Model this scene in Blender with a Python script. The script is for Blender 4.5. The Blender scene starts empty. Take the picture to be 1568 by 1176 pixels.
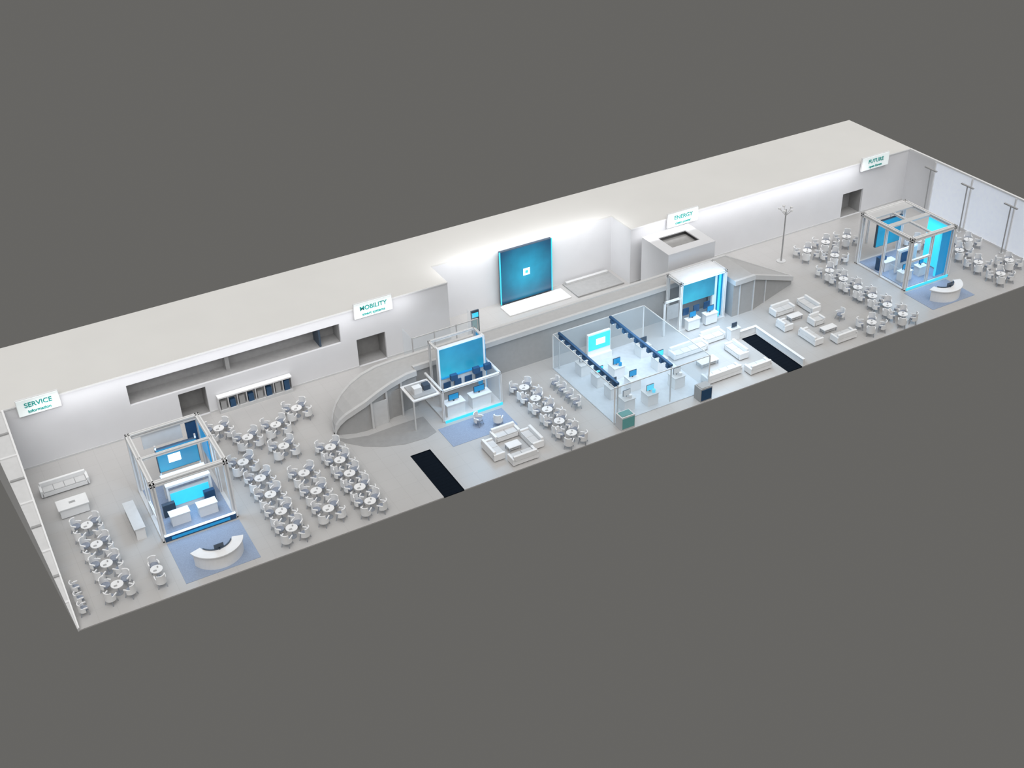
import bpy, math, random
from mathutils import Vector, Matrix
random.seed(4)
S=bpy.context.scene
S.view_settings.view_transform='Standard'
S.view_settings.look='None'
L,D,H,R=80.1,17.5,5.1,8.25

# ------------------------------------------------ materials
def nm(name):
    m=bpy.data.materials.new(name);m.use_nodes=True
    return m,m.node_tree,m.node_tree.nodes["Principled BSDF"]
def mat(name,col,rough=.5,metal=0,var=.05,scale=3,emit=None,es=0,alpha=1,spec=.5):
    m,nt,b=nm(name)
    b.inputs["Roughness"].default_value=rough;b.inputs["Metallic"].default_value=metal;b.inputs["Specular IOR Level"].default_value=spec
    tc=nt.nodes.new("ShaderNodeTexCoord");n=nt.nodes.new("ShaderNodeTexNoise");n.inputs["Scale"].default_value=scale
    cr=nt.nodes.new("ShaderNodeValToRGB")
    cr.color_ramp.elements[0].position=.3;cr.color_ramp.elements[1].position=.7
    cr.color_ramp.elements[0].color=tuple(c*(1-var) for c in col)+(1,)
    cr.color_ramp.elements[1].color=tuple(min(1,c*(1+var)) for c in col)+(1,)
    nt.links.new(tc.outputs["Object"],n.inputs["Vector"]);nt.links.new(n.outputs["Fac"],cr.inputs[0]);nt.links.new(cr.outputs[0],b.inputs["Base Color"])
    if emit:
        b.inputs["Emission Color"].default_value=emit+(1,);b.inputs["Emission Strength"].default_value=es
    if alpha<1:b.inputs["Alpha"].default_value=alpha
    return m
WHITE=mat("white_paint",(.80,.80,.80),.45,var=.02)
DECK=mat("roof_deck_plaster",(.71,.70,.675),.8,var=.015,scale=.3)
WALL=mat("wall_paint",(.73,.73,.745),.6,var=.02,scale=.5)
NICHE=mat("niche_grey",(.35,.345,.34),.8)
GREY=mat("mid_grey",(.36,.36,.36),.5)
LGREY=mat("light_grey",(.60,.60,.60),.5,var=.03)
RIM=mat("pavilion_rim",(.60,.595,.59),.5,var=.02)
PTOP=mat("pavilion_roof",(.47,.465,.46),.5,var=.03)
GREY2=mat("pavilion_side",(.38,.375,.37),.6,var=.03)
DARK=mat("dark_grey",(.05,.075,.11),.4)
BLACK=mat("black_void",(.002,.005,.010),.8,spec=.1)
CHROME=mat("brushed_metal",(.5,.53,.58),.3,metal=.8)
CARPET=mat("blue_grey_carpet",(.27,.33,.44),.9,var=.08,scale=12)
FSHADOW=mat("painted_floor_shadow",(.30,.295,.29),.7,var=.05,scale=2)  # tone of the shadow painted on the floor before the pavilion
SEAT=mat("seat_fabric",(.25,.28,.34),.9,var=.15,scale=10)
CYAN=mat("cyan_led",(.03,.34,.50),.3,emit=(.04,.52,.74),es=1.0)
BLUE=mat("blue_led",(.01,.13,.28),.3,emit=(.01,.20,.42),es=.9)
TEAL=mat("teal_lettering",(.0,.36,.32),.5)
SIGN=mat("sign_lightbox",(.9,.93,.93),.4,emit=(.85,1,.98),es=.25)
GLOW=mat("led_strip_white",(.9,.95,1),.4,emit=(.75,.9,1),es=1.1)
GLASS=mat("pale_glass",(.72,.84,.92),.1,alpha=.15)
GLASSW=mat("window_glass_glow",(.70,.74,.80),.2,var=.03,emit=(.70,.74,.82),es=.36)  # emission stands in for daylight behind the panes
STEEL=mat("dark_rail",(.03,.09,.19),.4,metal=.3)
GREEN=mat("green_screen",(.06,.16,.16),.3,emit=(.08,.22,.21),es=.5)
EFL=mat("enclosure_floor",(.55,.59,.63),.3)
def floor_mat():
    m,nt,b=nm("polished_floor_tiles");b.inputs["Roughness"].default_value=.32
    tc=nt.nodes.new("ShaderNodeTexCoord");br=nt.nodes.new("ShaderNodeTexBrick")
    br.inputs["Color1"].default_value=(.49,.48,.47,1);br.inputs["Color2"].default_value=(.50,.49,.48,1);br.inputs["Mortar"].default_value=(.45,.44,.43,1)
    br.inputs["Scale"].default_value=1;br.inputs["Mortar Size"].default_value=.015;br.offset=0
    br.inputs["Brick Width"].default_value=1.2;br.inputs["Row Height"].default_value=1.2
    nt.links.new(tc.outputs["Object"],br.inputs["Vector"])
    n=nt.nodes.new("ShaderNodeTexNoise");n.inputs["Scale"].default_value=.25
    mx=nt.nodes.new("ShaderNodeMixRGB");mx.blend_type='MULTIPLY';mx.inputs[0].default_value=.12
    nt.links.new(tc.outputs["Object"],n.inputs["Vector"])
    nt.links.new(br.outputs["Color"],mx.inputs[1]);nt.links.new(n.outputs["Fac"],mx.inputs[2]);nt.links.new(mx.outputs[0],b.inputs["Base Color"])
    return m
FLOOR=floor_mat()
def screen_mat(name,cin,cout,rad,es=1,wave=.15,pos=.9):
    m,nt,b=nm(name);b.inputs["Base Color"].default_value=(.01,.03,.06,1);b.inputs["Roughness"].default_value=.25
    tc=nt.nodes.new("ShaderNodeTexCoord");mp=nt.nodes.new("ShaderNodeMapping");mp.inputs["Scale"].default_value=(1/rad,1/rad,1/rad)
    g=nt.nodes.new("ShaderNodeTexGradient");g.gradient_type='SPHERICAL'
    w=nt.nodes.new("ShaderNodeTexNoise");w.inputs["Scale"].default_value=2.5;w.inputs["Detail"].default_value=3
    cr=nt.nodes.new("ShaderNodeValToRGB");cr.color_ramp.elements[0].color=cout+(1,);cr.color_ramp.elements[1].color=cin+(1,);cr.color_ramp.elements[1].position=pos
    mx=nt.nodes.new("ShaderNodeMixRGB");mx.blend_type='OVERLAY';mx.inputs[0].default_value=wave
    nt.links.new(tc.outputs["Object"],mp.inputs[0]);nt.links.new(mp.outputs[0],g.inputs[0]);nt.links.new(g.outputs[0],cr.inputs[0])
    nt.links.new(mp.outputs[0],w.inputs[0]);nt.links.new(cr.outputs[0],mx.inputs[1]);nt.links.new(w.outputs[0],mx.inputs[2])
    nt.links.new(mx.outputs[0],b.inputs["Emission Color"]);b.inputs["Emission Strength"].default_value=es
    return m
SCR_BIG=screen_mat("video_wall_picture",(.02,.40,.62),(.002,.035,.085),3.2,wave=.35)
SCR=screen_mat("booth_screen_picture",(.05,.55,.74),(.015,.24,.42),5.5,wave=.5,pos=.8)

# ------------------------------------------------ mesh builder
class MB:
    def __init__(s):s.v=[];s.f=[];s.m=[];s.mats=[]
    def mi(s,m):
        if m not in s.mats:s.mats.append(m)
        return s.mats.index(m)
    def add(s,vs,fs,m,M=None):
        o=len(s.v);k=s.mi(m)
        for p in vs:
            p=Vector(p)
            if M is not None:p=M@p
            s.v.append(p)
        for f in fs:s.f.append([o+i for i in f]);s.m.append(k)
    def box(s,x0,x1,y0,y1,z0,z1,m,M=None):
        vs=[(x,y,z) for z in (z0,z1) for y in (y0,y1) for x in (x0,x1)]
        s.add(vs,[(0,2,3,1),(4,5,7,6),(0,1,5,4),(2,6,7,3),(0,4,6,2),(1,3,7,5)],m,M)
    def prism(s,poly,z0,z1,m,M=None):
        n=len(poly);vs=[(x,y,z0) for x,y in poly]+[(x,y,z1) for x,y in poly]
        fs=[tuple(range(n-1,-1,-1)),tuple(range(n,2*n))]+[(i,(i+1)%n,n+(i+1)%n,n+i) for i in range(n)]
        s.add(vs,fs,m,M)
    def cyl(s,cx,cy,z0,z1,r,m,seg=12,r2=None,M=None):
        r2=r if r2 is None else r2
        c=[(math.cos(2*math.pi*i/seg),math.sin(2*math.pi*i/seg)) for i in range(seg)]
        vs=[(cx+r*a,cy+r*b,z0) for a,b in c]+[(cx+r2*a,cy+r2*b,z1) for a,b in c]
        fs=[tuple(range(seg-1,-1,-1)),tuple(range(seg,2*seg))]+[(i,(i+1)%seg,seg+(i+1)%seg,seg+i) for i in range(seg)]
        s.add(vs,fs,m,M)
    def tube(s,a,b,r,m,seg=6):
        a=Vector(a);b=Vector(b);q=(b-a).to_track_quat('Z','Y').to_matrix().to_4x4();q.translation=a
        s.cyl(0,0,0,(b-a).length,r,m,seg,M=q)
    def arc(s,cx,cy,r0,r1,a0,a1,z0,z1,m,seg=14):
        A=[math.radians(a0+(a1-a0)*i/seg) for i in range(seg+1)]
        poly=[(cx+r1*math.cos(t),cy+r1*math.sin(t)) for t in A];inn=[(cx+r0*math.cos(t),cy+r0*math.sin(t)) for t in A]
        n=seg+1;vs=[(x,y,z) for z in (z0,z1) for ring in (poly,inn) for x,y in ring];fs=[]
        for i in range(seg):
            o=i;fs+= [(o,n+o,n+o+1,o+1),(2*n+o,2*n+o+1,3*n+o+1,3*n+o),(o,o+1,2*n+o+1,2*n+o),(n+o,3*n+o,3*n+o+1,n+o+1)]
        fs+=[(0,2*n,3*n,n),(seg,n+seg,3*n+seg,2*n+seg)]
        s.add(vs,fs,m)
    def mesh(s,name):
        me=bpy.data.meshes.new(name);me.from_pydata([tuple(p) for p in s.v],[],s.f)
        for m in s.mats:me.materials.append(m)
        for p,k in zip(me.polygons,s.m):p.material_index=k
        me.update();return me
    def obj(s,name,loc=(0,0,0),rot=0,bevel=0):
        o=bpy.data.objects.new(name,s.mesh(name));S.collection.objects.link(o);o.location=loc;o.rotation_euler=(0,0,rot)
        if bevel:
            b=o.modifiers.new("bevel",'BEVEL');b.width=bevel;b.segments=2;b.limit_method='ANGLE'
        return o
def inst(me,name,x,y,rot=0,z=0,bevel=0,sc=1):
    o=bpy.data.objects.new(name,me);S.collection.objects.link(o);o.location=(x,y,z);o.rotation_euler=(0,0,rot);o.scale=(sc,sc,sc)
    if bevel:
        b=o.modifiers.new("bevel",'BEVEL');b.width=bevel;b.segments=2;b.limit_method='ANGLE'
    return o

# ------------------------------------------------ shell
f=MB()
for a in [(0,23.5,0,D),(23.5,25,5.2,D),(25,52,0,D),(52,53.4,5.5,D),(53.4,L,0,D),(32.8,49.6,D,20.45)]:
    f.box(*a,-.08,0,FLOOR)
f.obj("floor")
for (x0,x1,y1) in [(23.5,25,5.2),(52,53.4,5.5)]:
    p=MB();p.box(x0,x1,0.02,y1,-.10,-.03,BLACK)
    n=14
    for i in range(n):
        y=.2+(y1-.4)*i/n;p.box(x0+.12,x1-.12,y,y+.02,-.03,-.025,BLACK)
    p.box(x0,x0+.05,.02,y1,-.03,.01,BLACK);p.box(x1-.05,x1,.02,y1,-.03,.01,BLACK);p.box(x0,x1,y1-.05,y1,-.03,.01,BLACK)
    p.obj("escalator_floor_opening")
def wall_open(b,x0,x1,z0,z1,ops,y0,y1,m):
    xs=sorted({x0,x1}|{o[0] for o in ops}|{o[1] for o in ops});zs=sorted({z0,z1}|{o[2] for o in ops}|{o[3] for o in ops})
    for i in range(len(xs)-1):
        for j in range(len(zs)-1):
            cx=(xs[i]+xs[i+1])/2;cz=(zs[j]+zs[j+1])/2
            if any(o[0]<cx<o[1] and o[2]<cz<o[3] for o in ops):continue
            b.box(xs[i],xs[i+1],y0,y1,zs[j],zs[j+1],m)
ops=[(8,23.8,2.55,4.2),(11.3,13.3,0,2.3),(25,27.35,0,2.4),(72.6,75,0,2.4)]
w=MB()
wall_open(w,-1.5,32.8,-.08,H-.12,ops[:3],D,D+.2,WALL)
wall_open(w,49.6,L+.2,-.08,H-.12,ops[3:],D,D+.2,WALL)
w.box(32.6,32.8,D+.2,20.65,-.08,H-.12,WALL);w.box(49.6,49.8,D+.2,20.65,-.08,H-.12,WALL)
w.box(32.8,49.6,20.45,20.65,-.08,H-.12,WALL)
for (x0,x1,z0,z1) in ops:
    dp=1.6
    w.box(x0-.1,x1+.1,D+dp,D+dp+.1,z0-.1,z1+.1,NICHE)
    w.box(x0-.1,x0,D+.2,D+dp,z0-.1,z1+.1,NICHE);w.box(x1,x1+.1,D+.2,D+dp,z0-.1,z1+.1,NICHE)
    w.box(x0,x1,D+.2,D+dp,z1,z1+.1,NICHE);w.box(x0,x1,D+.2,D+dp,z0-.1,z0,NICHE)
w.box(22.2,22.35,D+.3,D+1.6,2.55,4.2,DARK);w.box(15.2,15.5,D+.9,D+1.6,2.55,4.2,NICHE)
w.obj("wall_back")
r=MB()
r.box(-1.5,32.8,D,D+R,H-.12,H,DECK);r.box(32.8,49.6,20.45,D+R,H-.12,H,DECK);r.box(49.6,L+.2,D,D+R,H-.12,H,DECK)
r.box(-1.5,L+.2,D+R-.2,D+R,-.08,H-.12,DECK);r.box(-1.5,-1.3,D+.2,D+R-.2,-.08,H-.12,DECK);r.box(L,L+.2,D+.2,D+R-.2,-.08,H-.12,DECK)
r.obj("ceiling_roof_deck")
lw=MB()
vs=[(-.08,0,-.08),(0,0,-.08),(0,D,-.08),(-1.45,D,-.08),(-.08,0,.12),(0,0,.12),(0,D,H-.12),(-1.45,D,H-.12)]
lw.add(vs,[(3,2,1,0),(4,5,6,7),(0,1,5,4),(1,2,6,5),(2,3,7,6),(3,0,4,7)],LGREY)
for i in range(1,9):
    y=D*i/9;zt=.12+(H-.24)*i/9;th=.08+1.37*i/9
    lw.box(-th*.96,-.02,y-.09,y+.09,zt-.1,zt+.07,WHITE if i%2 else GREY)
vs=[(-.03,0,.12),(.05,0,.12),(.05,D,H-.1),(-.08,D,H-.1),(-.03,0,.2),(.05,0,.2),(.05,D,H),(-.08,D,H)]
lw.add(vs,[(3,2,1,0),(4,5,6,7),(0,1,5,4),(1,2,6,5),(2,3,7,6),(3,0,4,7)],WHITE)
lw.obj("wall_left")
rw=MB()
ys=[0,5.0,9.8,14.1,D]
rw.box(L,L+.2,0,D,H-.15,H,WHITE);rw.box(L,L+.2,0,D,-.08,.15,WHITE)
for y in ys[:-1]:rw.box(L-.06,L+.2,y,y+.14,.15,H-.15,WHITE)
rw.box(L,L+.2,14.24,D,.15,H-.15,WALL)
rw.obj("wall_right")
for i in range(3):
    g=MB();g.box(L+.06,L+.12,ys[i]+.14,ys[i+1],.15,H-.15,GLASSW);g.obj("window_%d"%(i+1))
for y in (5.0,9.8,14.1):
    p=MB();p.cyl(0,0,0,.08,.2,LGREY,16);p.cyl(0,0,.08,4.4,.06,GREY,10);p.box(-.08,.08,-.7,.7,4.4,4.5,GREY);p.obj("steel_column",(L-.6,y,0))
bb=MB()
for a,b_ in [(0,11.3),(13.3,25),(27.35,32.8),(49.6,72.6),(75,L)]:bb.box(a,b_,D-.03,D,0,.14,LGREY)
bb.obj("baseboard_back")
t=MB()
for a,b_ in [(-.2,32.8),(49.6,L)]:t.box(a,b_,D-.05,D,H-.12,H-.02,WHITE)
t.obj("trim_1")

# ------------------------------------------------ video wall in the recess
v=MB();v.box(-2.4,2.4,0,.25,-2.45,2.35,DARK);v.box(-2.33,2.33,-.03,0,-2.38,2.3,SCR_BIG)
v.box(-.30,.30,-.06,-.03,-.30,.30,GLOW);v.box(-.12,.12,-.08,-.06,-.12,.12,CYAN)
for s in (-1,1):v.box(s*2.4-.04,s*2.4+.04,-.05,.05,-2.45,2.35,CYAN)
v.obj("video_wall_screen",(41.05,19.9,2.55))
p=MB();p.box(38.4,44.2,18.0,19.6,0,.12,WHITE);p.box(38.5,44.1,19.2,19.6,.12,.2,GLOW);p.obj("video_wall_plinth",bevel=.02)
p=MB();p.box(44.7,49.2,17.7,20.3,0,.10,GREY);p.box(44.7,49.2,17.7,17.8,.10,.14,NICHE);p.box(44.9,49.0,19.9,20.2,.10,.3,LGREY);p.obj("stage_platform",bevel=.01)
t=MB();t.box(-.45,.45,-.25,.25,0,.06,DARK);t.box(-.34,.34,-.06,.06,.06,2.3,DARK);t.box(-.27,.27,-.075,-.06,1.7,2.1,CYAN);t.box(-.27,.27,-.075,-.06,.5,1.5,GREEN);t.obj("digital_totem",(34.7,16.9,0))

# ------------------------------------------------ signs
def sign(x0,w_,t1,t2):
    s=MB();s.box(0,w_,-.18,0,0,1.2,SIGN);s.box(-.04,w_+.04,-.14,.02,-.04,1.24,WHITE);s.box(w_*.3,w_*.35,0,.1,.3,.9,GREY)
    o=s.obj("hanging_lightbox_sign",(x0,D-.14,4.35))
    for i,(tx,sz,z) in enumerate([(t1,.50,.60),(t2,.32,.16)]):
        c=bpy.data.curves.new("lettering",'FONT');c.body=tx;c.size=sz;c.extrude=.01;c.offset=.008;c.align_x='CENTER';c.materials.append(TEAL)
        q=bpy.data.objects.new("lettering_%d"%(i+1),c);S.collection.objects.link(q);q.parent=o;q.location=(w_/2,-.2,z);q.rotation_euler=(math.pi/2,0,0)
sign(.9,2.7,"SERVICE","information");sign(25,3,"MOBILITY","smart systems");sign(53.1,3,"ENERGY","clean power");sign(74.2,3.1,"FUTURE","open forum")

c=MB();c.box(0,5.6,-.5,0,0,.25,LGREY);c.box(0,5.6,-.5,0,1.25,1.35,WHITE);c.box(0,5.6,-.06,0,.25,1.25,LGREY)
for i in range(9):
    x=i*.69;c.box(x,x+.06,-.5,-.06,.25,1.25,LGREY)
for i in range(8):
    x=i*.69+.16;c.box(x,x+.4,-.4,-.1,.25,.85+.3*random.random(),STEEL if i%2 else GREY)
c.obj("wall_display_cabinet",(13.9,D-.04,0))

# ------------------------------------------------ spindle shaped ribbon pavilion
def spindle():
    b=MB()
    xs=[20,20.15,20.4,20.8,21.4,22.2,23.2,24.4,25.8,26.6,26.61]+[27+i*1.3 for i in range(20)]+[53.4,53.41,54.5,55.4,56.5,57.6,58.7,59.8,60.5,60.9]
    def yb(x):
        if x<25:return 10.2+2.2*math.sqrt(max(0,1-((25-x)/5.0)**2))
        if x>55.4:return 12.4-2.1*((x-55.4)/5.5)
        return 12.4
    def yf(x):
        if x<26.605:
            t=min(1,(x-20)/6);return 10.2-.9*math.sin(math.pi/2*min(1,t*2))+1.6*max(0,t-.3)
        if x<53.405:return 11.0
        if x<55.4:return 8.6
        return 8.6+1.7*((x-55.4)/5.5)
    def zt(x):
        if x<25.5:return .15+2.85*math.sqrt(max(0,1-((25.5-x)/5.5)**2))
        if x>55.4:return 3.2-2.5*((x-55.4)/5.5)
        return 3.0+.2*(x-25.5)/30
    n=len(xs);T=.3
    def skin(A,Bk,Z0,Z1,m):
        vs=[]
        for x in xs:vs+=[(x,A(x),Z0(x)),(x,A(x),Z1(x)),(x,Bk(x),Z0(x)),(x,Bk(x),Z1(x))]
        fs=[]
        for i in range(n-1):
            o=i*4;fs+=[(o,o+4,o+5,o+1),(o+2,o+3,o+7,o+6),(o+1,o+5,o+7,o+3),(o,o+2,o+6,o+4)]
        b.add(vs,fs+[(0,1,3,2),((n-1)*4,(n-1)*4+2,(n-1)*4+3,(n-1)*4+1)],m)
    zb=lambda x:max(.02,zt(x)-T)
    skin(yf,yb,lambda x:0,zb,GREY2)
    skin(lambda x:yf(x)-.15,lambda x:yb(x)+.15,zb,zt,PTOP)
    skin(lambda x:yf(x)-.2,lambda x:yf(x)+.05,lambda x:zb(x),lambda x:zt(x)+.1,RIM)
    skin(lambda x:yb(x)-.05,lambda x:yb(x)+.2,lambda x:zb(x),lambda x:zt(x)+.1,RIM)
    for x in (22.6,23.9,25.2):
        b.box(x,x+.14,yf(x)-.12,yf(x)+.02,0,zt(x)-T,RIM)
    b.box(22.74,23.9,yf(23.3)-.1,yf(23.3)-.04,0,2.0,LGREY);b.box(24.04,25.2,yf(24.6)-.04,yf(24.6)+.02,0,2.2,NICHE)
    for x in (54.0,55.4,57.0):
        b.box(x,x+.08,yf(x)-.08,yf(x)+.02,0,zt(x)-T,LGREY)
    return b
spindle().obj("curved_ribbon_pavilion")
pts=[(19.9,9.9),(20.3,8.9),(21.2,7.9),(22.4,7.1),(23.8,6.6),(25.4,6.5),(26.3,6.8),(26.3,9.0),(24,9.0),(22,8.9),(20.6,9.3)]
b=MB();b.prism(pts,0,.015,FSHADOW);b.obj("floor_shadow_slab")  # pavilion's floor shadow, laid down as a thin dark grey slab

# ------------------------------------------------ frame booths
def beam(b,p,q,w=.24,m=None):
    m=m or WHITE
    p=Vector(p);q=Vector(q);d=[abs(q[i]-p[i]) for i in range(3)];k=d.index(max(d))
    lo=[min(p[i],q[i])-w/2 for i in range(3)];hi=[max(p[i],q[i])+w/2 for i in range(3)]
    c=w*.16;i1,i2=[i for i in range(3) if i!=k]
    for s1 in (-1,1):
        for s2 in (-1,1):
            l=list(lo);h=list(hi)
            c1=(p[i1]+s1*(w/2-c));c2=(p[i2]+s2*(w/2-c))
            l[i1],h[i1]=c1-c,c1+c;l[i2],h[i2]=c2-c,c2+c
            b.box(l[0],h[0],l[1],h[1],l[2],h[2],m)
    l=list(lo);h=list(hi);l[i1]=p[i1]-w*.28;h[i1]=p[i1]+w*.28;l[i2]=p[i2]-w*.28;h[i2]=p[i2]+w*.28
    b.box(l[0],h[0],l[1],h[1],l[2],h[2],LGREY)
def booth(x0,x1,y0,y1,h,w=.3):
    b=MB();X=x1-x0;Y=y1-y0
    for x in (0,X):
        for y in (0,Y):beam(b,(x,y,w/2),(x,y,h-w/2),w)
    for z in (h,):
        for y in (0,Y):beam(b,(0,y,z-w/2),(X,y,z-w/2),w)
        for x in (0,X):beam(b,(x,0,z-w/2),(x,Y,z-w/2),w)
    b.box(-.15,X+.15,-.15,Y+.15,0,.1,LGREY)
    return b,X,Y
def counter(b,x,y,w,d,h=1.0,top=WHITE,mon=True):
    b.box(x,x+w,y,y+d,.1,h-.06,WHITE);b.box(x-.05,x+w+.05,y-.05,y+d+.05,h-.06,h,top)
    if mon:
        b.box(x+w*.2,x+w*.8,y+d*.5,y+d*.56,h+.12,h+.62,DARK);b.box(x+w*.24,x+w*.76,y+d*.5-.02,y+d*.5,h+.16,h+.58,BLUE)
        b.box(x+w*.46,x+w*.54,y+d*.5,y+d*.6,h,h+.14,DARK)
# Booth A
b,X,Y=booth(6.5,11.1,5.2,11,4.6)
b.box(.1,X-.1,.1,Y-.1,.1,.14,CARPET)
b.box(0,X,-.22,-.13,.02,.4,STEEL);b.box(0,X,-.2,-.1,.4,.5,GLOW);b.box(.4,X-.4,-.24,-.21,.1,.3,BLUE)
b.box(1.2,X-.7,3.9,4.1,2.3,4.1,DARK);b.box(1.25,X-.75,3.86,3.9,2.35,4.05,SCR);b.box(1.9,2.7,3.84,3.86,2.9,3.5,GLOW)
b.box(1.1,X-.6,2.3,3.7,2.1,2.25,WHITE);b.box(1.1,1.22,2.3,2.42,.14,2.1,WHITE);b.box(X-.72,X-.6,2.3,2.42,.14,2.1,WHITE)
for x in (1.2,X-.8):b.box(x,x+.1,3.92,4.02,.1,4.4,WHITE)
b.box(1.3,X-.8,2.46,2.5,.5,1.5,CYAN);b.box(1.2,X-.7,2.5,2.6,.14,1.7,WHITE)
counter(b,.8,.9,1.2,.6,.95,mon=False);counter(b,X-2.0,.9,1.2,.6,.95,mon=False)
b.box(.6,1.4,2.0,2.3,.14,1.1,DARK);b.box(X-1.3,X-.6,1.9,2.2,.14,1.2,STEEL)
b.box(X-.08,X+.02,Y-1.8,Y-.2,1.8,4.3,BLUE);b.box(X-.9,X-.2,Y-.1,Y,2.4,4.2,STEEL);b.box(.8,X-1.2,Y-.1,Y,3.2,4.3,WHITE)
beam(b,(0,Y*.5,4.47),(X,Y*.5,4.47),.2);beam(b,(0,Y*.5,.1),(0,Y*.5,4.5),.2);beam(b,(X,Y*.5,.1),(X,Y*.5,4.5),.2)
beam(b,(0,.3,1.2),(0,Y*.5,1.2),.14)
b.obj("exhibition_booth",(6.5,5.2,0))
# Booth B
b=MB()
b.box(0,4.6,0,2.0,0,.12,LGREY)
b.box(.6,4.2,.5,.75,1.6,5.0,WHITE);b.box(.7,4.1,.44,.5,2.6,4.9,SCR);b.box(.7,4.1,.44,.5,1.6,2.5,LGREY)
for x in (.55,4.15):b.box(x,x+.12,.45,.8,0.1,5.05,WHITE)
b.box(.7,4.1,.36,.44,2.5,2.62,BLUE)
b.box(4.27,4.34,.5,1.8,.12,4.6,BLUE)
beam(b,(.6,1.9,.1),(.6,1.9,4.9),.16);beam(b,(4.2,1.9,.1),(4.2,1.9,4.9),.16);beam(b,(.6,1.9,4.9),(4.2,1.9,4.9),.16);beam(b,(.6,.8,4.9),(.6,1.9,4.9),.14);beam(b,(4.2,.8,4.9),(4.2,1.9,4.9),.14)
counter(b,.4,-.9,1.4,.7,1.1);counter(b,2.4,-.9,1.5,.7,1.1)
for i in range(4):b.box(.8+i*.85,1.35+i*.85,.3,.36,1.6,2.2,STEEL)
beam(b,(0,-1.1,.1),(0,-1.1,2.6),.16);beam(b,(4.6,-1.1,.1),(4.6,-1.1,2.6),.16);beam(b,(0,-1.1,2.6),(4.6,-1.1,2.6),.16)
beam(b,(4.6,-1.1,2.6),(4.6,1.6,2.6),.14);beam(b,(0,-1.1,2.6),(0,1.6,2.6),.14)
b.box(0,4.6,-1.3,0,0,.12,LGREY);b.box(0,4.6,-1.36,-1.3,0,.2,CYAN)
for x in (1.2,3.0,3.9):b.box(x,x+.5,-.2,.1,2.5,2.95,STEEL)
b.box(-2.2,-.1,-1.0,1.2,2.35,2.45,WHITE);b.box(-2.2,-2.1,-1.0,-.9,.0,2.35,LGREY);b.box(-2.2,-2.1,1.1,1.2,.0,2.35,LGREY);b.box(-2.0,-.3,-.8,.9,2.45,2.55,GREY);b.box(-1.8,-1.2,-.4,.1,2.55,3.0,WHITE);b.box(-1.0,-.5,-.3,.2,2.55,2.95,DARK)
b.box(4.6,4.64,-.9,1.6,.1,2.4,GLASS)
b.obj("screen_booth",(27.3,8.7,0))
# Booth C
b,X,Y=booth(48.6,52.8,8.9,10.6,4.3,.22)
b.box(.3,X-.8,.2,.4,2.2,4.1,SCR);b.box(.25,X-.75,.4,.55,2.15,4.15,WHITE)
b.box(X-.12,X+.14,.2,1.5,.2,4.2,BLUE);b.box(X-.5,X-.38,-.02,.12,.2,4.2,CYAN);b.box(X-.9,X-.5,.3,.5,.2,4.2,WHITE)
b.box(.1,X-.1,.1,Y-.1,4.2,4.3,WHITE)
counter(b,.5,-.5,1.1,.5,1.0);counter(b,2.2,-.5,1.1,.5,1.0)
for i in range(3):b.box(.4+i*1.0,.95+i*1.0,.12,.2,1.2,1.8,STEEL)
beam(b,(-1.5,0,3.0),(0,0,3.0),.14);beam(b,(-1.5,0,.1),(-1.5,0,3.0),.14);b.box(-1.3,-.2,-.05,.05,1.4,2.6,GREY)
b.obj("screen_booth",(48.6,9.0,0))
b=MB();b.box(0,4.6,0,.15,0,4.4,WALL);b.box(0,.15,.15,3.6,0,4.4,WALL);b.box(4.45,4.6,.15,3.6,0,4.4,WALL);b.box(0,4.6,3.6,3.75,0,4.4,WALL)
b.box(0,4.6,0,.9,4.4,4.5,WALL);b.box(0,4.6,2.9,3.75,4.4,4.5,WALL);b.box(0,1.0,.9,2.9,4.4,4.5,WALL);b.box(3.7,4.6,.9,2.9,4.4,4.5,WALL);b.box(.9,3.8,.8,3.0,4.0,4.1,NICHE)
b.obj("meeting_room_box",(50.2,13.0,0))
# Booth D
b,X,Y=booth(68,72.6,4.6,10.2,4.7)
b.box(.1,X-.1,.1,Y-.1,.1,.14,CARPET)
b.box(.6,3.3,4.4,4.6,1.8,4.2,DARK);b.box(.65,3.25,4.36,4.4,1.85,4.15,SCR)
b.box(X-.1,X+.16,.3,2.6,.3,4.4,BLUE);b.box(X-1.2,X-.15,.1,.2,.3,4.4,BLUE);b.box(X-1.3,X-1.2,.05,.2,.3,4.4,CYAN);b.box(X-.18,X-.1,.3,2.6,.3,4.4,CYAN)
b.box(1.0,3.2,2.2,2.35,.3,2.4,WHITE);b.box(1.1,3.1,2.16,2.2,.5,2.3,LGREY);b.box(1.4,2.3,2.12,2.16,1.2,2.1,STEEL)
b.box(0,X,Y-1.1,Y,4.5,4.62,LGREY);b.box(0,X,Y*.5-.25,Y*.5+.25,4.5,4.62,LGREY)
counter(b,.5,.9,1.1,.6,1.0);counter(b,.6,3.0,1.2,.6,1.0,mon=False);counter(b,2.4,.9,.8,.6,1.0)
b.box(.3,1.1,3.4,3.8,.14,1.3,STEEL);b.box(-.05,.05,.5,1.9,.3,1.6,GLASS)
beam(b,(X*.5,0,.2),(X*.5,0,4.5),.2);beam(b,(0,Y*.5,.2),(0,Y*.5,4.5),.2);beam(b,(0,0,2.6),(X*.5,0,2.6),.18);beam(b,(X*.5,.2,4.5),(X*.5,Y-.2,4.5),.18);b.box(0,X,-.22,-.15,.02,.22,CYAN)
b.obj("exhibition_booth",(68,4.6,0))
b=MB();beam(b,(0,0,2.9),(2.6,0,2.9),.24,GREY)
for x in (0,2.6):beam(b,(x,0,.1),(x,0,2.8),.16)
b.obj("truss_gate",(71.2,12.6,0))

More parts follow.
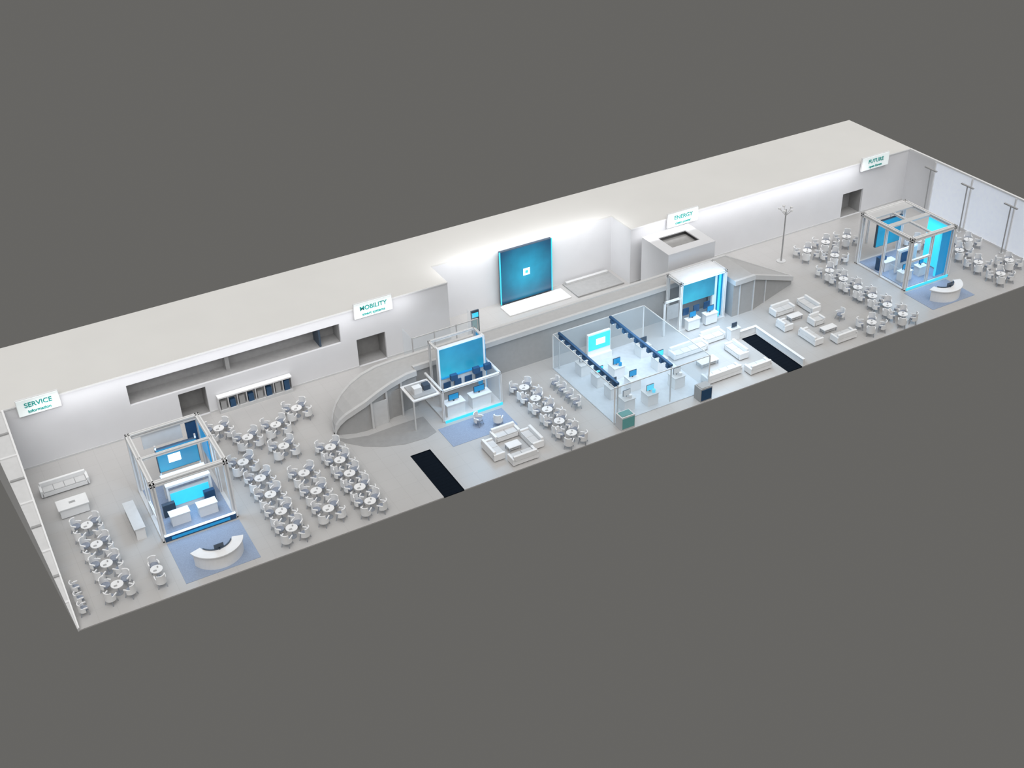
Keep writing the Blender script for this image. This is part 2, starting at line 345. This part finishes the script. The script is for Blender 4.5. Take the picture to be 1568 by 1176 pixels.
def rug(x0,x1,y0,y1,nme="carpet"):
    b=MB();b.box(0,x1-x0,0,y1-y0,0,.02,CARPET);b.obj(nme,(x0,y0,0))
rug(6.5,11.2,.6,4.8);rug(26.5,31.6,4.6,7.0);rug(67.6,72.2,1.0,4.2)

# ------------------------------------------------ glass exhibition enclosure
b=MB();X,Y,Z=8.1,8.4,3.0
b.box(0,X,0,Y,0,.05,EFL)
for x in (0,X):
    for y in (0,Y):b.box(x-.04,x+.04,y-.04,y+.04,.05,Z,WHITE)
for y in (0,Y):b.box(0,X,y-.03,y+.03,Z,Z+.06,LGREY);b.box(.05,X-.05,y-.015,y+.015,.05,Z,GLASS)
for x in (0,X):b.box(x-.03,x+.03,0,Y,Z,Z+.06,LGREY);b.box(x-.015,x+.015,.05,Y-.05,.05,Z,GLASS)
b.obj("glass_exhibition_enclosure",(37.4,1.1,0))
for rx in (37.8,42.3):
    b=MB();b.box(-.09,.09,0,8.0,Z+.0,Z+.16,STEEL)
    for i in range(10):
        y=.4+i*.8;b.box(-.17,.17,y-.13,y+.13,Z-.28,Z+.0,STEEL);b.cyl(.0,y,Z-.34,Z-.28,.1,GLOW,10)
    b.box(-.04,.04,0,.08,.0,Z,LGREY);b.box(-.04,.04,7.92,8.0,.0,Z,LGREY)
    b.obj("track_light_rail",(rx,1.3,.05))
def pod(x,y,top,w=.9,d=.9,h=.9,z=.05,kind=0):
    b=MB();b.box(-w/2,w/2,-d/2,d/2,0,h,WHITE);b.box(-w/2-.04,w/2+.04,-d/2-.04,d/2+.04,h,h+.05,LGREY)
    b.box(-w*.35,w*.35,-.03,.03,h+.15,h+.65,DARK);b.box(-w*.32,w*.32,-.05,-.03,h+.18,h+.62,top);b.box(-.04,.04,0,.06,h+.05,h+.15,DARK)
    if kind:b.cyl(w*.2,-d*.25,h+.05,h+.3,.12,top,12)
    b.obj("exhibit_pedestal",(x,y,z),bevel=.02)
for (x,y,m,k) in [(39.0,7.8,WHITE,1),(39.2,5.9,CYAN,0),(39.2,4.1,DARK,1),(39.2,2.3,WHITE,1),(44.2,7.6,DARK,0),(40.9,6.2,BLUE,1),(44.2,5.4,CYAN,0),(41.0,2.0,CYAN,1),(43.9,2.8,WHITE,1),(41.0,4.2,BLUE,0)]:pod(x,y,m,kind=k)
b=MB();b.box(-1.0,1.0,-.1,.1,.5,2.3,WHITE);b.box(-.95,.95,-.13,-.1,.9,2.2,CYAN);b.box(-.3,.5,-.15,-.13,1.3,1.8,GLOW);b.box(-1.0,1.0,-.35,.2,0,.5,WHITE);b.obj("freestanding_display",(41.1,9.0,.05))
b=MB();b.box(-.55,.55,-.4,.4,0,1.1,LGREY);b.box(-.5,.5,-.43,-.4,.15,1.0,GREEN);b.box(-.45,.45,-.3,.3,1.1,1.14,GREEN);b.obj("display_cube",(37.9,.48,0),bevel=.02)
b=MB();b.box(-.5,.5,-.4,.4,0,1.1,GREY);b.box(-.45,.45,-.43,-.4,.1,1.0,STEEL);b.box(-.4,.4,-.33,.33,1.1,1.14,GREY);b.obj("display_cube",(44.6,.5,0),bevel=.02)

b=MB()
for (x0,x1,y0,y1) in [(0,5.5,0,.04),(5.5,5.54,0,1.8),(0,.04,0,1.8)]:b.box(x0,x1,y0,y1,.1,2.9,GLASS)
for x in (0,1.83,3.67,5.5):b.box(x-.03,x+.03,-.03,.07,0,3.0,LGREY)
b.box(0,5.5,-.02,.06,2.94,3.0,LGREY);b.obj("glass_partition",(28.3,14.6,0))

b=MB();b.cyl(0,0,0,.06,.4,LGREY,20);b.cyl(0,0,.06,4.9,.07,GREY,12,.05)
for a in range(5):
    t=a*2*math.pi/5;b.tube((0,0,4.3),(.55*math.cos(t),.55*math.sin(t),4.95),.03,LGREY);b.cyl(.55*math.cos(t),.55*math.sin(t),4.9,5.0,.12,WHITE,10)
b.obj("branching_light_pole",(62.8,13.9,0))

# ------------------------------------------------ furniture
def chair_mesh():
    b=MB()
    b.arc(0,0,.25,.31,-15,195,.30,.62,WHITE,12);b.arc(0,0,.25,.31,35,145,.62,.88,WHITE,8)
    b.cyl(0,0,.36,.44,.25,SEAT,14)
    for s in (-1,1):
        b.box(s*.28-.035,s*.28+.035,-.22,.02,.58,.64,WHITE)
        for y in (-.2,.2):b.tube((s*.17,y*.8,.38),(s*.25,y*1.25,0),.025,CHROME)
    return b.mesh("armchair_mesh")
CH=chair_mesh()
def table_mesh():
    b=MB();b.cyl(0,0,.70,.74,.38,WHITE,22);b.cyl(0,0,.03,.70,.04,CHROME,8);b.cyl(0,0,0,.03,.25,CHROME,16);b.cyl(.1,.1,.74,.84,.04,GREY,8);b.box(-.22,-.02,-.2,-.06,.74,.755,GREY)
    return b.mesh("round_table_mesh")
TB=table_mesh()
def cluster(x,y,n=4,r=.84,off=45):
    inst(TB,"round_table",x,y)
    for i in range(n):
        a=math.radians(off+360/n*i);inst(CH,"armchair",x+r*math.cos(a),y+r*math.sin(a),a-math.pi/2,sc=1.1)
for x,y in [(2.5,8.4),(2.6,6.2),(2.7,4.1),(2.8,1.9)]:cluster(x,y)
for y in (1.2,2.2,3.3):inst(CH,"armchair",.6,y,math.pi/2)
cluster(5.2,2.0,2,.76,90)
for y in (1.4,3.3,5.3,7.3):cluster(13.6,y)
for y in (2.0,4.1,6.3):cluster(16.3,y)
for y in (1.3,3.0,4.7,6.4,8.1):cluster(18.9,y,4,.8)
for x,y in [(13.2,9.6),(14.4,12.2),(16.6,12.6),(16.2,9.9),(18.6,13.8),(13.0,14.3)]:cluster(x,y)
for y in (.95,2.6,4.25,5.9,7.55):cluster(33.8,y,4,.8)
for y in (4.2,5.2,6.2,7.2):inst(CH,"armchair",36.2,y,-math.pi/2,sc=1.1)
inst(CH,"armchair",29.2,6.0,.5,z=.02,sc=1.1);inst(CH,"armchair",30.4,5.3,2.4,z=.02,sc=1.1)
for y in (.95,2.65,4.35,6.05,7.75,9.45):cluster(64.2,y,4,.82)
cluster(61.3,1.3)
for x,y in [(65.0,13.2),(67.4,13.6),(69.6,13.4),(66.4,11.3)]:cluster(x,y)
for x,y in [(75.6,1.6),(75.6,4.0),(75.9,6.4),(78.0,2.9),(78.0,7.4),(76.6,9.0),(74.2,9.6)]:cluster(x,y,4,.8)

def sofa_mesh(w,name):
    b=MB();b.box(-w/2,w/2,-.42,.42,.08,.40,WHITE);b.box(-w/2,w/2,.24,.44,.40,.80,WHITE)
    for s in (-1,1):b.box(s*w/2-.09,s*w/2+.09,-.42,.44,.08,.60,WHITE);b.box(s*(w/2-.15)-.03,s*(w/2-.15)+.03,-.36,.36,0,.08,CHROME)
    n=max(1,int(round(w/.8)))
    for i in range(n):
        a=-w/2+.1+(w-.2)*i/n;c=-w/2+.1+(w-.2)*(i+1)/n;b.box(a+.01,c-.01,-.42,.22,.40,.50,LGREY)
    return b.mesh(name)
SF=sofa_mesh(1.8,"sofa_mesh");SL=sofa_mesh(3.0,"long_sofa_mesh");S1=sofa_mesh(.95,"lounge_chair_mesh")
def sofa(x,y,rot=0,k=1,z=0):inst((S1,SF,SL)[k],("lounge_chair","sofa","sofa")[k],x,y,math.radians(rot),z,bevel=.04)
def coffee(x,y,w=1.1,d=.6):
    b=MB();b.box(-w/2,w/2,-d/2,d/2,.34,.40,WHITE);b.box(-w/2+.1,w/2-.1,-d/2+.08,d/2-.08,.12,.15,LGREY)
    for s in (-1,1):
        for t_ in (-1,1):b.box(s*(w/2-.06)-.03,s*(w/2-.06)+.03,t_*(d/2-.06)-.03,t_*(d/2-.06)+.03,0,.34,CHROME)
    b.obj("coffee_table",(x,y,0),bevel=.01)
sofa(2.2,14.0,0,2)
b=MB();b.box(-.9,.9,-.5,.5,.06,.72,WHITE);b.box(-.98,.98,-.58,.58,.72,.80,WHITE);b.box(-.85,.85,-.45,.45,0,.06,GREY);b.box(-.2,.2,-.1,.1,.8,.83,GREY);b.obj("service_counter",(2.2,11.2,0),bevel=.03)
b=MB();b.box(-.3,.3,-1.5,1.5,0,.85,WHITE);b.box(-.36,.36,-1.56,1.56,.85,.92,LGREY);b.box(-.31,-.3,-1.4,1.4,.1,.7,GREY);b.obj("display_counter",(5.3,7.6,0),bevel=.03)
def desk(x,y,rot):
    b=MB();b.arc(0,0,1.15,1.65,20,160,.0,.95,WHITE,18);b.arc(0,0,1.05,1.75,16,164,.95,1.02,WHITE,18);b.arc(0,0,1.0,1.06,30,150,.96,1.1,DARK,14)
    b.box(-.3,.3,.95,1.0,1.0,1.4,DARK);b.box(-.05,.05,1.0,1.1,.4,1.1,DARK)
    b.obj("curved_reception_desk",(x,y,.02),math.radians(rot))
desk(9.0,2.45,180);desk(70.0,2.8,180)
sofa(30.1,3.75,0,1);sofa(28.5,2.5,90,1);sofa(31.4,2.3,-90,1);coffee(29.95,2.3,1.0,.7);sofa(29.9,.85,180,1)
sofa(47.3,6.0,0,2);sofa(47.4,2.0,180,2);sofa(50.3,4.0,-90,1);coffee(47.6,4.0,1.6,.8);sofa(50.0,6.6,0,1);sofa(50.3,1.4,180,1)
b=MB();b.box(0,.9,0,.5,0,1.0,WHITE);b.box(-.05,.95,-.05,.55,1.0,1.05,LGREY);b.box(.2,.7,.2,.26,1.1,1.5,DARK);b.box(.4,.5,.22,.3,1.05,1.12,DARK);b.obj("information_terminal",(51.0,5.6,0),bevel=.02)
b=MB();b.box(0,.16,0,5.6,0,.5,WHITE);b.box(-.04,.2,0,5.6,.5,.55,WHITE);b.box(-1.5,.16,5.62,5.8,0,.5,WHITE);b.box(-1.5,.2,5.58,5.84,.5,.55,WHITE);b.obj("escalator_parapet",(53.5,.1,0),bevel=.02)
sofa(57.2,7.0,0,1);sofa(59.4,6.4,-90,1);coffee(57.4,5.7,1.2,.6);sofa(55.8,5.0,90,0);sofa(58.6,1.4,180,1);coffee(58.4,2.9,1.3,.6);sofa(56.4,2.6,90,1);sofa(58.4,4.3,0,0);inst(CH,"armchair",60.4,3.8,-1.6,sc=1.1)
b=MB();b.box(-1.4,1.4,-.5,.5,0,.8,WHITE);b.box(-1.5,1.5,-.6,.6,.8,.88,WHITE)
for i in range(4):b.box(-1.1+i*.65,-.8+i*.65,-.2,.2,.88,1.05+.15*(i%2),LGREY)
b.obj("model_display_table",(37.6,14.4,0),bevel=.02)

# ------------------------------------------------ lights
def sun(nm_,d,e,ang,col=(1,1,1)):
    l=bpy.data.lights.new(nm_,'SUN');l.energy=e;l.angle=math.radians(ang);l.color=col
    o=bpy.data.objects.new(nm_,l);S.collection.objects.link(o);o.rotation_euler=Vector(d).to_track_quat('Z','Y').to_euler();o.location=(20,-20,40)
sun("sun_soft_key",(-.25,-.6,1),1.55,60,(1,.99,.98));sun("soft_top_fill",(.1,-.1,1),1.35,100)  # the second, overhead one is an added fill that evens the light
def area(nm_,loc,sx,sy,e,col,rot=(0,0,0)):
    l=bpy.data.lights.new(nm_,'AREA');l.shape='RECTANGLE';l.size=sx;l.size_y=sy;l.energy=e;l.color=col
    o=bpy.data.objects.new(nm_,l);S.collection.objects.link(o);o.location=loc;o.rotation_euler=rot
area("recess_wash_fill",(41.2,18.6,6.5),15,1.5,420,(.95,.97,1),(math.radians(20),0,0))  # added area light without a fixture, whitens the recess
for x,y,z,e in [(8.8,7.5,4.3,190),(29.6,7.0,5.5,200),(50.7,7.4,5,190),(70.3,6.8,4.4,210)]:
    area("booth_spill_fill",(x,y,z),3,3,e,(.42,.70,1))  # added bluish light imitating spill around the booths, no fixture
area("enclosure_fill",(41.4,5.2,4.5),7,7,290,(.55,.80,1));area("lounge_fill",(48.8,4,5),5,6,320,(.62,.82,1))  # both added, unseen fills for the bluish brightness over enclosure and lounge
for x in (16,62):area("wall_wash_fill",(x,16.2,5.0),28 if x<50 else 24,.4,230,(.95,.96,1),(math.radians(35),0,0))  # added strips of light, no fixtures, to brighten the upper wall

W=bpy.data.worlds.new("World");S.world=W;W.use_nodes=True
bg=W.node_tree.nodes["Background"];bg.inputs[0].default_value=(.134,.131,.124,1);bg.inputs[1].default_value=1.0

# ------------------------------------------------ camera
yaw,pt,ro=1.0837,.5846,-.0365
h=Vector((math.cos(yaw),math.sin(yaw),0));rr=Vector((math.sin(yaw),-math.cos(yaw),0));z=Vector((0,0,1))
fw=h*math.cos(pt)-z*math.sin(pt);u=h*math.sin(pt)+z*math.cos(pt)
r2=rr*math.cos(ro)+u*math.sin(ro);u2=-rr*math.sin(ro)+u*math.cos(ro)
cam=bpy.data.objects.new("Camera",bpy.data.cameras.new("Camera"));S.collection.objects.link(cam)
M=Matrix((r2,u2,-fw)).transposed().to_4x4();M.translation=Vector((-1.6049,-57.4248,50));cam.matrix_world=M
cam.data.sensor_width=36;cam.data.lens=36*1872.9/1568;cam.data.clip_end=500
S.camera=cam
